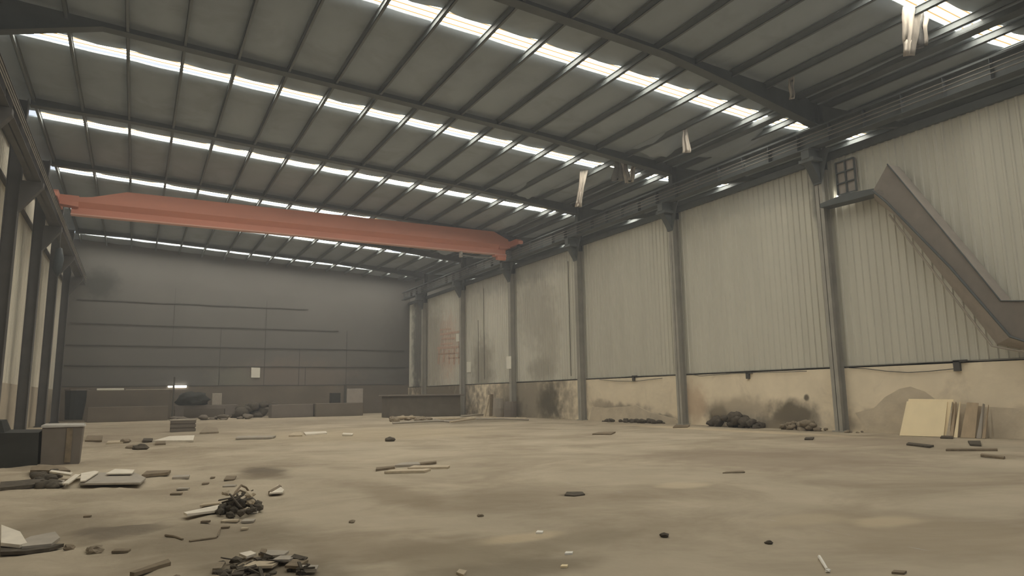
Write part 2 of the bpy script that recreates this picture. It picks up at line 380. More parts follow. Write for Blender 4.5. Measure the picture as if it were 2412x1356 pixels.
# ------------------------------------------------------------------ walls
def ribbed(mb, x, y0, y1, z0, z1, pitch, depth, s, alongx=False):
    pts = []; y = y0
    while y < y1-1e-6:
        for dy, d in ((0, 0), (pitch*.62, 0), (pitch*.72, depth), (pitch*.90, depth)):
            if y+dy <= y1: pts.append((y+dy, d))
        y += pitch
    pts.append((y1, 0))
    def v(a, d, z): return (a, x+s*d, z) if alongx else (x+s*d, a, z)
    lo = [mb.b.verts.new(v(a, d, z0)) for a, d in pts]; hi = [mb.b.verts.new(v(a, d, z1)) for a, d in pts]
    for i in range(len(pts)-1): mb.b.faces.new((lo[i], lo[i+1], hi[i+1], hi[i]))
    return mb
# right wall: plinth and ribbed sheet
mb = MB(); mb.b
n = 240; top = []
for i in range(n+1):
    y = YB+(YE-YB)*i/n; top.append((y, 2.10+.035*noise.noise(Vector((y*.45, 0, 0)))+.012*noise.noise(Vector((y*3, 1, 0)))))
for x in (WX,):
    f = [mb.b.verts.new((WX, y, -.05)) for y, z in top]; g = [mb.b.verts.new((WX, y, z)) for y, z in top]; h = [mb.b.verts.new((WX+.3, y, z)) for y, z in top]; e = [mb.b.verts.new((WX+.3, y, -.05)) for y, z in top]
    for i in range(n):
        mb.b.faces.new((f[i], f[i+1], g[i+1], g[i])); mb.b.faces.new((g[i], g[i+1], h[i+1], h[i])); mb.b.faces.new((h[i], h[i+1], e[i+1], e[i]))
wr = struct(mb.build('wall_right', 'plaster_cream'), 'cream plastered base wall with soot stains under grey ribbed sheeting', 'wall')
ws = ribbed(MB(), WX+.09, YB, YE, 2.0, 9.42, .25, .036, -1).build('ribbed_sheeting', 'wall_sheet_grey', wr); sd = ws.modifiers.new('thick', 'SOLIDIFY'); sd.thickness = .02; sd.offset = 0
MB().box(WX-.06, WX+.12, YB, YE, 9.20, 9.44).build('head_channel', 'steel_dark', wr)
MB().box(WX+.0, WX+.06, YB, YE, 2.06, 2.13).build('drip_flashing', 'steel_grey', wr)
# dust-grey plaster patches on the plinth (raised rough coat), hill shaped
def patch(pts, m='plaster_patch_grey', t=.02):
    return MB().prism([(WX-t, y, z) for y, z in pts], (t+.01, 0, 0)).build('rough_plaster', m, wr)
def wy(u, v): q = P(u, v, 0, WX); return (q.y, q.z)
patch([wy(*q) for q in ((2015, 972), (2060, 960), (2085, 935), (2120, 915), (2145, 910), (2180, 922), (2215, 948), (2260, 950), (2320, 957), (2412, 962))] + [(7.0, .66), (7.0, 0)] + [(14.2, 0)])
patch([wy(*q) for q in ((1395, 957), (1425, 960), (1500, 955), (1530, 970), (1590, 985))] + [(22.8, .0), (29.6, 0)])
# soot-dark seams between stained sheets
for y, z0, z1, m in ((31.3, 2.3, 8.6, 'seam_dark'), (41.9, 2.4, 8.6, 'seam_dark'), (42.8, 2.2, 6.5, 'seam_dark'), (52.2, 2.2, 9.2, 'seam_dark')):
    MB().box(WX+.035, WX+.065, y-.012, y+.012, z0, z1).build('sheet_seam', 'bin_grey', wr)
# red painted characters, faded beyond reading
mb = MB()
for (u0, v0, u1, v1, tk) in ((1037, 790, 1086, 783, 5), (1040, 800, 1072, 798, 4), (1038, 812, 1066, 810, 4), (1036, 778, 1062, 776, 3), (1030, 822, 1086, 819, 5), (1036, 822, 1034, 857, 4), (1048, 824, 1046, 852, 4), (1059, 824, 1060, 856, 4), (1072, 818, 1071, 858, 4), (1084, 800, 1084, 856, 4), (1031, 835, 1088, 832, 3), (1055, 845, 1088, 843, 3)):
    a, c_ = P(u0, v0, 0, WX+.05), P(u1, v1, 0, WX+.05)
    if abs(u1-u0) > abs(v1-v0): mb.prism([(WX+.05, a.y, a.z), (WX+.05, c_.y, c_.z), (WX+.05, c_.y, c_.z+tk*.033), (WX+.05, a.y, a.z+tk*.033)], (.015, 0, 0))
    else: mb.prism([(WX+.05, a.y, a.z), (WX+.05, c_.y, c_.z), (WX+.05, c_.y+tk*.075, c_.z), (WX+.05, a.y+tk*.075, a.z)], (.015, 0, 0))
mb.build('painted_writing', 'paint_red', wr)['label'] = 'faded red painted characters'

# left wall
mb = MB(); mb.box(XL-.25, XL+.10, YB, YE, -.05, 2.15)
wl = struct(mb.build('wall_left', 'plinth_left'), 'left wall with plastered base and pale sheeting between columns', 'wall')
o = ribbed(MB(), XL, YB, YE, 2.1, 12.6, .3, .03, 1).build('ribbed_sheeting', 'wall_sheet_left', wl); sd = o.modifiers.new('thick', 'SOLIDIFY'); sd.thickness = .02; sd.offset = 0
for z in (9.6, 11.3): MB().box(XL+.04, XL+.20, YB, YE, z, z+.09).build('wall_girt', 'steel_left', wl)

# end wall
mb = MB(); mb.box(XL, XR, YE, YE+.25, -.05, 2.30)
we = struct(mb.build('wall_end', 'plinth_dark'), 'dark panelled end wall above a dusty masonry base', 'wall')
mb = MB(); mb.prism([(XL, YE+.04, 2.25), (XR, YE+.04, 2.25), (XR, YE+.04, zr(XR)+.05), (XV, YE+.04, zr(XV)+.05), (XL, YE+.04, zr(XL)+.05)], (0, .06, 0)); mb.build('dark_sheeting', 'wall_sheet_dark', we)
mb = MB(); mb.box(XR, XE, YE, YE+.2, -.05, 12.2); mb.build('neighbour_gable', 'wall_sheet_dark', we)
for z, xa, xb in ((2.30, -4.6, 20.3), (3.75, -4.4, 20.3), (5.20, -4.4, 20.2), (6.72, -4.3, 14.5), (8.39, -4.0, 12.0)):
    mb = MB(); n = 26
    for i in range(n):
        a, c_ = xa+(xb-xa)*i/n, xa+(xb-xa)*(i+1)/n
        da, dc = (.035*noise.noise(Vector((q*.7, z, 0))) for q in (a, c_))
        mb.prism([(a, YE-.01, z+da), (c_, YE-.01, z+dc), (c_, YE-.01, z+dc+.07), (a, YE-.01, z+da+.07)], (0, .06, 0))
    mb.build('panel_joint', 'seam_dark', we)
for x, z0, z1 in ((8.75, 2.3, 9.0), (5.5, 2.3, 6.7), (11.4, 2.3, 5.2), (11.9, 2.3, 3.75), (15.2, 2.3, 6.8), (2.2, 5.2, 9.6)):
    MB().box(x, x+.04, YE+.02, YE+.06, z0, z1).build('panel_joint', 'seam_dark', we)
# rear wall with wide open doorway, behind the viewer
mb = MB(); mb.box(XL-.2, 2, YB-.25, YB, -.05, 13); mb.box(17, XE+.2, YB-.25, YB, -.05, 13); mb.box(2, 17, YB-.25, YB, 7.8, 13)
struct(mb.build('wall_rear', 'wall_sheet_dark'), 'rear wall with a wide open doorway behind the viewer', 'wall')
mb = MB(); mb.box(XE, XE+.2, YB, YE, -.05, 12.6)  # unseen wall, added to shut sky light out of the neighbouring bay
struct(mb.build('wall_sky_blocker', 'wall_sheet_dark'), 'unseen wall added to keep sky light out of the neighbouring bay', 'wall')

# slit windows: gap of daylight on the end wall base, hole beside the first column
mb = MB(); q0, q1 = P(396, 908, 1, YE-.02), P(439, 912, 1, YE-.02)
mb.box(q0.x, q0.x+.28, YE-.05, YE-.02, q1.z+.02, q0.z-.03); mb.box(q0.x+.42, q1.x, YE-.05, YE-.02, q1.z, q0.z)
struct(mb.build('window_%d' % (wn+1), 'skylight_sheet'), 'thin bright slit low on the end wall', 'window')
q = P(1985, 460, 0, WX-.03)
mb = MB(); mb.loft([[(WX-.04, q.y+.26, q.z-.03), (WX-.04, q.y-.22, q.z-.07), (WX-.04, q.y-.34, q.z+.01), (WX-.04, q.y-.26, q.z+.08), (WX-.04, q.y+.2, q.z+.07)], [(WX, q.y+.26, q.z-.03), (WX, q.y-.22, q.z-.07), (WX, q.y-.34, q.z+.01), (WX, q.y-.26, q.z+.08), (WX, q.y+.2, q.z+.07)]])
struct(mb.build('window_%d' % (wn+2), 'skylight_sheet'), 'small bright hole beside the nearest right column', 'window')

# ------------------------------------------------------------------ overhead crane
YC = 36.73
c = empty('overhead_crane', (8.3, YC, 9.85), 'orange-red overhead travelling crane girder spanning the hall', 'crane')
def ztop(x):
    if x < -.9: return max(10.62, 11.15-.42*(-.9-x)/1.4)
    if x > 18.7: return max(10.60, 11.22-.50*(x-18.7)/1.2)
    return 11.15+.004*(x+.9)
mb = MB(); rings = []
for x in (-3.2, -2.3, -1.6, -.9, 3, 8, 13, 18.7, 19.3, 19.7):
    zt = ztop(x)
    rings.append([(x, YC-.27, zt), (x, YC+.27, zt), (x, YC+.27, 10.45), (x, YC+.07, 10.20), (x, YC-.07, 10.20), (x, YC-.27, 10.45)])
mb.loft(rings); mb.build('box_girder', 'crane_orange', c)
mb = MB(); mb.box(-3.1, 19.6, YC-.07, YC+.07, 9.9, 10.22); mb.build('track_web', 'crane_orange', c)
mb = MB(); mb.box(-3.1, 19.6, YC-.18, YC+.18, 9.84, 9.90); mb.build('bottom_flange', 'crane_orange_pale', c)
for x, y0, y1 in ((-3.72, YC-1.3, YC+1.3), (20.0, YC-1.3, YC+1.3)):
    e = MB().prism([(x-.16, y0, 10.36), (x-.16, y0, 10.56), (x-.16, y0+.3, 10.72), (x-.16, y1-.3, 10.72), (x-.16, y1, 10.56), (x-.16, y1, 10.36)], (.32, 0, 0)).build('end_truck', 'crane_orange', c)
    for yy in (y0+.25, y1-.25):
        MB().tube([(x-.07, yy, 10.40), (x+.07, yy, 10.40)], .16, 14).build('wheel', 'steel_dark', e)
    s = 1 if x < 0 else -1
    MB().prism([(x+s*.16, YC-.26, 10.28), (x+s*.16, YC-.26, 10.72), (x+s*.9, YC-.26, 10.72), (x+s*.9, YC-.26, 10.2)], (0, .52, 0)).build('end_connection', 'crane_orange', c)
# hoist parked near the right end, under the girder
q = P(1090, 594, 1, YC)
h = empty('electric_hoist', (17.8, YC, 9.4), 'small hoist trolley hanging under the right end of the orange crane', 'hoist')
MB().box(16.55, 16.68, YC-.1, YC+.1, 9.5, 9.84).build('cable_box', 'bin_lid', h)
MB().tube([(16.6, YC-.1, 9.62), (17.5, YC-.1, 9.58), (18.5, YC-.1, 9.6), (19.3, YC-.1, 9.66)], .035, 6).build('cable_track', 'steel_grey', h)
MB().tube([(18.9, YC-.2, 9.62), (19.5, YC-.2, 9.62)], .14, 12).box(18.8, 19.6, YC-.2, YC+.2, 9.74, 9.83).build('drum', 'crane_orange', h, smooth=False)
q = P(140, 615, 1, 37.5)
h = empty('cable_reel', (-3.45, 37.0, 7.3), 'dark cable bundle hanging below the left runway beam', 'cable')
MB().tube([(-3.45, 37.0, 9.4), (-3.45, 37.0, 8.1)], .03, 6).build('hanger', 'steel_left', h)
MB().tube([(-3.45, 37.0, 8.3), (-3.43, 37.0, 7.8), (-3.47, 37.0, 7.3), (-3.45, 37.0, 7.0)], [.12, .20, .18, .05], 10).build('bundle', 'blue_black', h, smooth=True)

# ------------------------------------------------------------------ rusty duct on the right wall
XF = 20.0
d = empty('ventilation_duct', (XF, 11, 2.5), 'rusty brown rectangular duct stepping down the right wall beyond the nearest column', 'duct')
bf = [(12.86, 7.52), (12.45, 7.05), (10.80, 4.72), (9.50, 2.66), (9.15, 2.50), (6.0, 2.44)]
tf = [(12.30, 8.22), (12.02, 7.75), (10.40, 4.98), (9.62, 3.62), (9.10, 3.55), (6.0, 3.50)]
bb_ = [(13.20, 7.36), (12.62, 6.76), (11.30, 4.50), (10.14, 2.52), (9.5, 2.34), (6.0, 2.28)]
rings = [[(XF, b1[0], b1[1]), (XF, t1[0], t1[1]), (WX-.01, t1[0], t1[1]), (WX-.01, c1[0], c1[1])] for b1, t1, c1 in zip(bf, tf, bb_)]
MB().loft(rings).build('duct_body', 'duct_rust', d)
for i in (0, 1, 2, 3, 4):
    pass
mb = MB(); mb.tube([(XF-.02, y, z) for y, z in bf], .035, 6); mb.build('lower_edge_angle', 'steel_dark', d)
mb = MB(); mb.tube([(XF-.02, y, z) for y, z in tf], .02, 6); mb.build('upper_edge_angle', 'steel_dark', d)
mb = MB(); mb.tube([(20.25, y-.05, z-.06) for y, z in bb_[1:]], .03, 6); mb.build('bottom_rib', 'board_grey', d)
MB().prism([(XF+.1, 14.85, 7.62), (XF+.1, 13.9, 7.72), (XF+.1, 12.9, 7.62), (XF+.1, 12.86, 7.45), (XF+.1, 13.6, 7.45), (XF+.1, 14.85, 7.48)], (.48, 0, 0)).build('duct_shelf', 'steel_dark', d)
# frame of small boxes between the column and the duct
f = empty('window_grille', (20.5, 14.0, 8.0), 'dark square metal frame fixed beside the nearest right column above the duct', 'frame')
a = P(1968, 385, 0, 20.5); b2 = P(2018, 448, 0, 20.5)
for t in (0, .33, .66, 1): zz = a.z+(b2.z-a.z)*t; MB().box(20.46, 20.53, b2.y, a.y, zz-.02, zz+.02).build('rail', 'steel_dark', f)
for t in (0, .5, 1): yy = a.y+(b2.y-a.y)*t; MB().box(20.46, 20.53, yy-.02, yy+.02, b2.z, a.z).build('upright', 'steel_dark', f)
MB().box(20.53, 20.60, b2.y, a.y, b2.z, a.z).build('back_plate', 'duct_rust', f)

# ------------------------------------------------------------------ torn insulation hanging from the roof
def rag(u0, v0, u1, v1, wpx, mt, label, zt=11.55, seed=1, fork=False):
    for _ in range(4): a = P(u0, v0, 2, zt); zt = zr(a.x)-.03
    n = 9; mb = MB()
    c2 = P(u1, v1, 0, a.x); zb = c2.z; dist = (a-Vector((0, 0, H))).length; wd = wpx/F*dist
    rows = []
    for i in range(n+1):
        t = i/n; z = a.z+(zb-a.z)*t; row = []
        ww = wd*(.75+.35*math.sin(t*3+seed)+.15*noise.noise(Vector((t*4, seed, 0))))*(1 if not fork else 1)
        for j in range(7):
            s = j/6-.5
            row.append(mb.b.verts.new((a.x+rt.x*ww*s+.05*math.sin(j*2.1+seed)*(.4+t)+.06*noise.noise(Vector((t*3, seed, 5))), a.y+(c2.y-a.y)*t+rt.y*ww*s+.07*math.cos(j*2.4+seed), z+.03*math.sin(j*1.7+seed)*(1 if i == n else .1))))
        rows.append(row)
    for i in range(n):
        for j in range(6): mb.b.faces.new((rows[i][j], rows[i][j+1], rows[i+1][j+1], rows[i+1][j]))
    o = mb.build('insulation_strip', mt, smooth=True); m_ = o.modifiers.new('thick', 'SOLIDIFY'); m_.thickness = .015
    return tag(o, label, 'insulation', 'torn insulation strips')
rag(2146, 14, 2138, 130, 26, 'rag_pale', 'large pale torn insulation strip hanging at top right of the roof', seed=1)
rag(2180, 30, 2176, 105, 8, 'rag_pale', 'thin pale insulation ribbon beside the large hanging strip at top right', seed=3)
rag(1862, 175, 1863, 232, 9, 'rag_pale', 'short pale insulation shred hanging left of the nearest right column top', seed=2)
rag(1614, 292, 1620, 358, 14, 'rag_pale', 'narrow pale insulation strip hanging right of the second right column top', seed=5)
rag(1467, 368, 1480, 430, 10, 'rag_pale', 'pale forked insulation strip hanging over the gap in the third skylight row', seed=6)
rag(1494, 372, 1486, 428, 9, 'rag_pale', 'curled pale insulation strip right of the forked one in the skylight gap', seed=8)
rag(1375, 400, 1362, 486, 24, 'rag_pale', 'wide brownish insulation strip hanging above the third right column', seed=9)
rag(1455, 365, 1458, 425, 24, 'rag_grey', 'grey sagging insulation piece left of the forked strip in the skylight gap', seed=11)
rag(2166, 22, 2164, 112, 12, 'rag_grey', 'dark insulation strip just right of the large pale one at top right', seed=4)
# sagging film bellies near the valley
def belly(x, y, lx, ly, dz, label, mt='roof_film'):
    mb = MB(); n, m = 14, 10; rows = []
    for i in range(n+1):
        row = []
        for j in range(m+1):
            s, t = i/n*2-1, j/m*2-1
            k = max(0, 1-s*s)*max(0, 1-t*t)
            row.append(mb.b.verts.new((x+lx*s, y+ly*t, zr(x+lx*s)-.03-dz*k*(1+.5*noise.noise(Vector((x+s*2, y+t*2, 0))))-.05*abs(noise.noise(Vector((s*4+x, t*4, 2)))))))
        rows.append(row)
    for i in range(n):
        for j in range(m): mb.b.faces.new((rows[i][j], rows[i+1][j], rows[i+1][j+1], rows[i][j+1]))
    return tag(mb.build('sagging_insulation', mt, smooth=True), label, 'insulation', 'sagging insulation film')
belly(18.6, 21.0, .7, 1.1, .55, 'sagging grey insulation film belly in front of the second right column top')
belly(18.6, 26.5, .7, 2.2, .42, 'sagging insulation film between second and third right column tops')
belly(18.7, 35.0, .7, 2.4, .42, 'sagging insulation film above the right end of the orange crane')
belly(18.4, 42.8, .8, 2.0, .5, 'sagging insulation film beyond the right end of the crane')
belly(21.3, 19.6, .6, 1.8, .4, 'sagging insulation film past the valley gutter behind the nearest column')
belly(17.0, 29.2, .7, .9, .4, 'small torn insulation belly above the third hanging strip')

# ------------------------------------------------------------------ paper notices
def paper(u0, v0, u1, v1, ax, val, label):
    a, b2 = P(u0, v0, ax, val), P(u1, v1, ax, val); mb = MB()
    if ax == 0: mb.prism([(val, a.y, a.z), (val, b2.y, a.z-.02), (val, b2.y+.02, b2.z), (val, a.y, b2.z)], (.02, 0, 0))
    else: mb.prism([(a.x, val, a.z), (b2.x, val, a.z-.02), (b2.x, val, b2.z), (a.x+.02, val, b2.z)], (0, .02, 0))
    tag(mb.build('paper_notice', 'paper_white'), label, 'notice', 'white paper notices')
paper(592, 865, 612, 889, 1, YE-.03, 'white paper notice pinned low on the dark end wall')
paper(1074, 786, 1084, 803, 0, WX+.02, 'white paper notice on the right wall above the red writing corner')
paper(1099, 852, 1109, 876, 0, WX+.02, 'white rounded notice on the right wall just right of the red writing')
paper(1193, 839, 1204, 868, 0, 20.22, 'white paper notice fixed low on the fourth column along the right wall')

# ------------------------------------------------------------------ cables and brackets on the base wall
def cable(pts, label, r=.012):
    tag(MB().tube([P(u, v, 0, WX-.05) for u, v in pts], r, 6).build('cable', 'box_black'), label, 'cable')
cable([(2000, 866), (2040, 868), (2090, 874), (2140, 877), (2190, 874), (2250, 868)], 'thin cable sagging along the cream base wall under the duct')
cable([(1412, 894), (1455, 897), (1493, 898), (1520, 895), (1560, 890)], 'thin cable looping along the base wall between third and second columns')
cable([(1620, 880), (1650, 885), (1690, 882), (1760, 878), (1830, 876), (1900, 874)], 'thin cable along the base wall between second and nearest columns')
for u, v, lab in ((1492, 891, 'small dark bracket on the base wall between the third and second columns'), (1761, 885, 'small dark bracket on the base wall between second and nearest columns'), (2254, 862, 'dark bracket on the base wall top under the duct')):
    q = P(u, v, 0, WX-.06); s = 1.25 if u > 2200 else 1
    tag(MB().box(WX-.09, WX+.0, q.y-.07*s, q.y+.07*s, q.z-.11*s, q.z+.12*s).box(WX-.09, WX, q.y-.22*s, q.y+.07*s, q.z+.09*s, q.z+.14*s).build('wall_bracket', 'seam_dark'), lab, 'bracket', 'base wall brackets')

# ------------------------------------------------------------------ boards leaning on the right wall
def lean(p0, p1, h, leanx, t, mt, name, label, group, z=0.01):
    a, c_ = Vector(p0), Vector(p1)
    mb = MB(); poly = [(a.x, a.y, z), (c_.x, c_.y, z), (c_.x+leanx, c_.y+.02, h-.02), (a.x+leanx, a.y-.06, h)]
    nrm = Vector((1, .25, -.15)).normalized()*t
    mb.prism(poly, nrm)
    return tag(mb.build(name, mt), label, 'board', group)
def PB(u, x): q = P(u, 1028, 0, x); q.z = 0; return q
a = PB(2119, 19.72); b_ = PB(2222, 19.98)
lean((a.x, a.y, 0), (b_.x, b_.y, 0), .99, .42, .018, 'plywood_pale', 'plywood_sheet', 'bright pale plywood sheet leaning front of the stack by the right wall', 'leaning boards')
a = PB(2125, 19.85); b_ = PB(2238, 20.08)
lean((a.x, a.y, 0), (b_.x, b_.y, 0), 1.06, .40, .018, 'plywood_pale', 'plywood_sheet', 'pale plywood sheet just behind the front one in the leaning stack', 'leaning boards')
for k, (u, mt, lab) in enumerate(((2228, 'wood_pale', 'narrow tan board edge-on beside the pale plywood'), (2236, 'plywood_brown', 'narrow brown board leaning right of the pale plywood'), (2246, 'plywood_pale', 'pale narrow board leaning between the plywood and dark boards'))):
    a = PB(u, 20.0); b_ = PB(u+9, 20.02)
    lean((a.x, a.y, 0), (b_.x, b_.y, 0), .98, .38, .02, mt, 'timber_board', lab, 'leaning boards')
for k, (u, w_, mt, lab) in enumerate(((2262, 34, 'plywood_brown', 'brown board leaning right of the bright plywood'), (2299, 12, 'board_grey', 'grey narrow board leaning at the right end of the stack'), (2312, 8, 'plywood_brown', 'last thin brown board at the right end of the leaning stack'))):
    a = PB(u, 20.03); b_ = PB(u+w_, 20.08)
    lean((a.x, a.y, 0), (b_.x, b_.y, 0), .96-.03*k, .40, .03, mt, 'timber_board', lab, 'leaning boards')

# ------------------------------------------------------------------ bins and boxes at left
q = P(188, 1092); yb = q.y
d = empty('waste_bin', (q.x-.36, yb+.36, 0), 'dusty brown-grey box bin with pale rimmed lid at the left', 'bin')
x0, x1 = q.x-.74, q.x
mb = MB(); mb.loft([[(x0+.02, yb+.02, 0), (x1-.02, yb+.02, 0), (x1-.03, yb+.66, 0), (x0+.03, yb+.66, 0)], [(x0, yb, .80), (x1, yb, .80), (x1, yb+.7, .80), (x0, yb+.7, .80)]]); mb.build('bin_body', 'bin_grey', d)
mb = MB(); mb.loft([[(x0-.03, yb-.03, .80), (x1+.03, yb-.03, .80), (x1+.03, yb+.73, .80), (x0-.03, yb+.73, .80)], [(x0-.02, yb-.02, .85), (x1+.02, yb-.02, .83), (x1, yb+.7, .86), (x0, yb+.7, .87)]]); mb.build('lid', 'bin_lid', d)
MB().box(x0+.45, x0+.56, yb-.02, yb, .05, .78).build('corner_strip', 'wood_old', d)
d = empty('storage_chest', (-2.3, yb+.2, 0), 'large black chest with a draped dusty cover at the left edge', 'chest')
xa, xb = -3.6, x0-.03
mb = MB(); mb.loft([[(xa, yb-.25, 0), (xb, yb-.05, 0), (xb, yb+.9, 0), (xa, yb+.9, 0)], [(xa, yb-.3, .76), (xb-.02, yb-.05, .70), (xb-.02, yb+.9, .74), (xa, yb+.9, .78)]]); mb.build('chest_body', 'box_black', d)
mb = MB(); mb.loft([[(xa, yb-.2, .76), (xb-.62, yb-.05, .72), (xb-.62, yb+.8, .76), (xa, yb+.8, .78)], [(xa, yb-.15, 1.0), (xb-.70, yb, .97), (xb-.70, yb+.7, .98), (xa, yb+.7, 1.02)]]); mb.build('top_bundle', 'box_black', d)

def sack(name, u, v, sx, sy, sz, mt, label, cat, rz=0):
    q = G(u, v); mb = MB(); m = bmesh.ops.create_cube(mb.b, size=1)
    bmesh.ops.subdivide_edges(mb.b, edges=mb.b.edges, cuts=4, use_grid_fill=True)
    for vv in mb.b.verts:
        c0 = vv.co.copy(); r = 1-.25*max(0, c0.length-.6)
        c0 = c0*r; k = 1+.10*noise.noise(c0*3+Vector((u, v, 0)))
        x, y = c0.x*sx*k, c0.y*sy*k
        vv.co = Vector((x*math.cos(rz)-y*math.sin(rz)+q.x, x*math.sin(rz)+y*math.cos(rz)+q.y+sy/2, (c0.z+.42)*sz*k+q.z))
    return tag(mb.build(name, mt, smooth=True), label, cat)
# ------------------------------------------------------------------ things along the end wall
def bx(name, x0, x1, y0, y1, z0, z1, mt, label, cat, group=None, tilt=0):
    mb = MB(); mb.rbox(((x0+x1)/2, (y0+y1)/2, (z0+z1)/2), (x1-x0, y1-y0, z1-z0), (0, 0, tilt))
    bmesh.ops.bevel(mb.b, geom=list(mb.b.edges), offset=min(.02, (z1-z0)*.2), segments=1, affect='EDGES')
    return tag(mb.build(name, mt), label, cat, group)
q = P(165, 985, 1, 54); 
d = empty('plastic_barrel', (-3.35, 54.2, 0), 'dark tapered barrel standing in the far left corner', 'barrel')
MB().tube([(-3.45, 54.2, .15), (-3.4, 54.2, 2.05)], [.50, .66], 14).build('barrel_body', 'box_black', d); MB().tube([(-3.4, 54.2, 2.03), (-3.4, 54.2, 2.12)], .70, 14).build('rim', 'bin_grey', d)
def low_wall(u0, u1, y, h, t, mt, name, label, cat):
    a, c_ = P(u0, 980, 1, y), P(u1, 980, 1, y)
    return bx(name, a.x, c_.x, y, y+t, 0, h, mt, label, cat)
low_wall(200, 403, 53.2, 2.02, .5, 'plinth_dark', 'workbench', 'long dusty masonry bench against the end wall at left', 'bench')
a, c_ = P(228, 917, 1, 53.3), P(292, 917, 1, 53.3)  # white strip paints the light falling on the bench ledge
bx('ledge_strip', a.x, c_.x, 53.2, 53.6, 2.02, 2.15, 'paper_white', 'long pale strip standing for the lit top of the left masonry bench', 'sheet')
bx('ledge_strip', c_.x+.1, c_.x+2.9, 53.2, 53.6, 2.02, 2.08, 'board_grey', 'thin grey strip lying on the left masonry bench right of the pale strip', 'sheet')
low_wall(205, 395, 51.5, .95, .6, 'plinth_dark', 'concrete_step', 'low dusty ledge in front of the left masonry bench', 'ledge')
q = P(405, 985, 1, 52.9); bx('steel_post', q.x-.05, q.x+.05, 52.8, 52.9, 0, 2.9, 'seam_dark', 'thin dark upright post at the right end of the left bench', 'post')
def at_end(name, u0, u1, vt, vb, y, dpt, mt, label, cat, tilt=0):
    a, c_ = P(u0, vt, 1, y), P(u1, vb, 1, y); zb = max(0, c_.z)
    return bx(name, a.x, c_.x, y, y+dpt, zb, a.z, mt, label, cat, tilt=tilt)
at_end('shelf_slab', 410, 560, 955, 962, 54.6, .6, 'bin_grey', 'thin slab shelf low on the end wall carrying a black lump', 'shelf')
q = P(455, 956, 1, 54.8)
mb = MB(); mb.chunk((q.x, 54.9, q.z+.45), .95, 3, .55, 3); tag(mb.build('black_tarpaulin', 'box_black', smooth=True), 'black bundled tarpaulin on the slab shelf by the end wall', 'tarpaulin')
at_end('support_block', 412, 432, 961, 988, 54.6, .5, 'bin_grey', 'left block under the slab shelf by the end wall', 'block')
at_end('support_block', 530, 556, 961, 988, 54.6, .5, 'bin_grey', 'right block under the slab shelf by the end wall', 'block')
at_end('cardboard_sheet', 500, 522, 926, 953, 55.2, .05, 'board_grey', 'slanted pale grey sheet behind the black tarpaulin on the end wall shelf', 'sheet', .1)
at_end('machine_crate', 640, 738, 953, 988, 50.5, 1.2, 'bin_grey', 'wide low dusty crate near the middle of the end wall', 'crate')
at_end('machine_crate', 745, 855, 950, 985, 50.0, 1.0, 'plinth_dark', 'second low crate right of the wide dusty crate at the end wall', 'crate')
at_end('small_motor', 780, 802, 925, 948, 50.3, .5, 'box_black', 'small dark motor box standing on the second low crate', 'motor')
at_end('wall_panel', 818, 855, 915, 948, 55.8, .2, 'duct_rust', 'brownish upright panel leaning on the end wall right of the dark motor', 'panel')
at_end('upright_post', 811, 815, 905, 985, 51.5, .08, 'seam_dark', 'thin upright post beside the second low crate', 'post')
q = P(600, 935, 1, 53.5)
mb = MB()
for i in range(14): mb.chunk((q.x+rnd.uniform(-1.3, 1.3), 53.4+rnd.uniform(-.5, .5), rnd.uniform(.1, .9)), rnd.uniform(.3, .6), i, .7, 2)
tag(mb.build('scrap_heap', 'rubble_dark', smooth=True), 'dark scrap heap piled left of the wide crate by the end wall', 'heap', kind='stuff')
mb = MB()
q = P(520, 990, 1, 50)
for i in range(16): mb.chunk((q.x+rnd.uniform(-3, 2.2), 49.5+rnd.uniform(-1, 1), rnd.uniform(0, .2)), rnd.uniform(.15, .38), i+40, .5, 2)
tag(mb.build('scrap_heap', 'plinth_dark', smooth=True), 'low dusty rubble in front of the slab shelf at the end wall', 'heap', kind='stuff')

# right corner: low trough and lumber
a = P(918, 985); 
bx('long_trough', 14.4, 19.4, 43.0, 44.6, 0, 1.35, 'trough_brown', 'long dark low trough in the far right corner', 'trough')
bx('trough_plank', 14.2, 19.6, 42.8, 44.7, 1.35, 1.45, 'bin_grey', 'flat dusty plank lying on top of the long dark trough', 'plank')
for (u0, v0, u1, v1, y, r, mt, lab) in ((1140, 985, 1152, 930, 36.5, .07, 'wood_pale', 'pale slanted timber prop standing by the far right wall'), (1156, 985, 1158, 928, 36.7, .10, 'wood_old', 'dark upright timber beside the pale slanted prop')):
    a = P(u0, v0, 1, y); c_ = P(u1, v1, 1, y); a.z = 0
    tag(MB().tube([a, c_], r, 6).build('timber_prop', mt), lab, 'timber')
for k, (u, y, hh, r, mt, lab) in enumerate(((1172, 37.2, 1.15, .42, 'board_grey', 'pale barrel standing by the wall behind the timber props'), (1202, 36.0, .95, .40, 'bin_grey', 'brown-grey barrel right of the pale barrel by the wall'))):
    a = P(u, 970, 1, y)
    tag(MB().tube([(a.x, y, 0), (a.x, y, hh*.5), (a.x, y, hh)], [r*.9, r, r*.88], 14).build('barrel', mt), lab, 'barrel')
PIPES = [((925, 998), (1090, 992), .05), ((1000, 990), (1240, 988), .06), ((960, 985), (1060, 995), .045), ((1060, 1000), (1180, 982), .05), ((1085, 988), (1140, 978), .06), ((930, 992), (1000, 986), .07), ((1120, 995), (1245, 990), .04)]
for k, (p0, p1, r) in enumerate(PIPES):
    a, c_ = G(*p0), G(*p1); a.z += r+.05*k*.5; c_.z += r
    tag(MB().tube([a, (a+c_)/2+Vector((0, 0, .03)), c_], r, 7).build('scrap_pipe', 'wood_pale' if k % 2 else 'board_grey'), 'thin scrap pole, %s of the loose poles along the far right wall foot' % ORD[k], 'pole', 'scrap poles at the far right')
mb = MB()
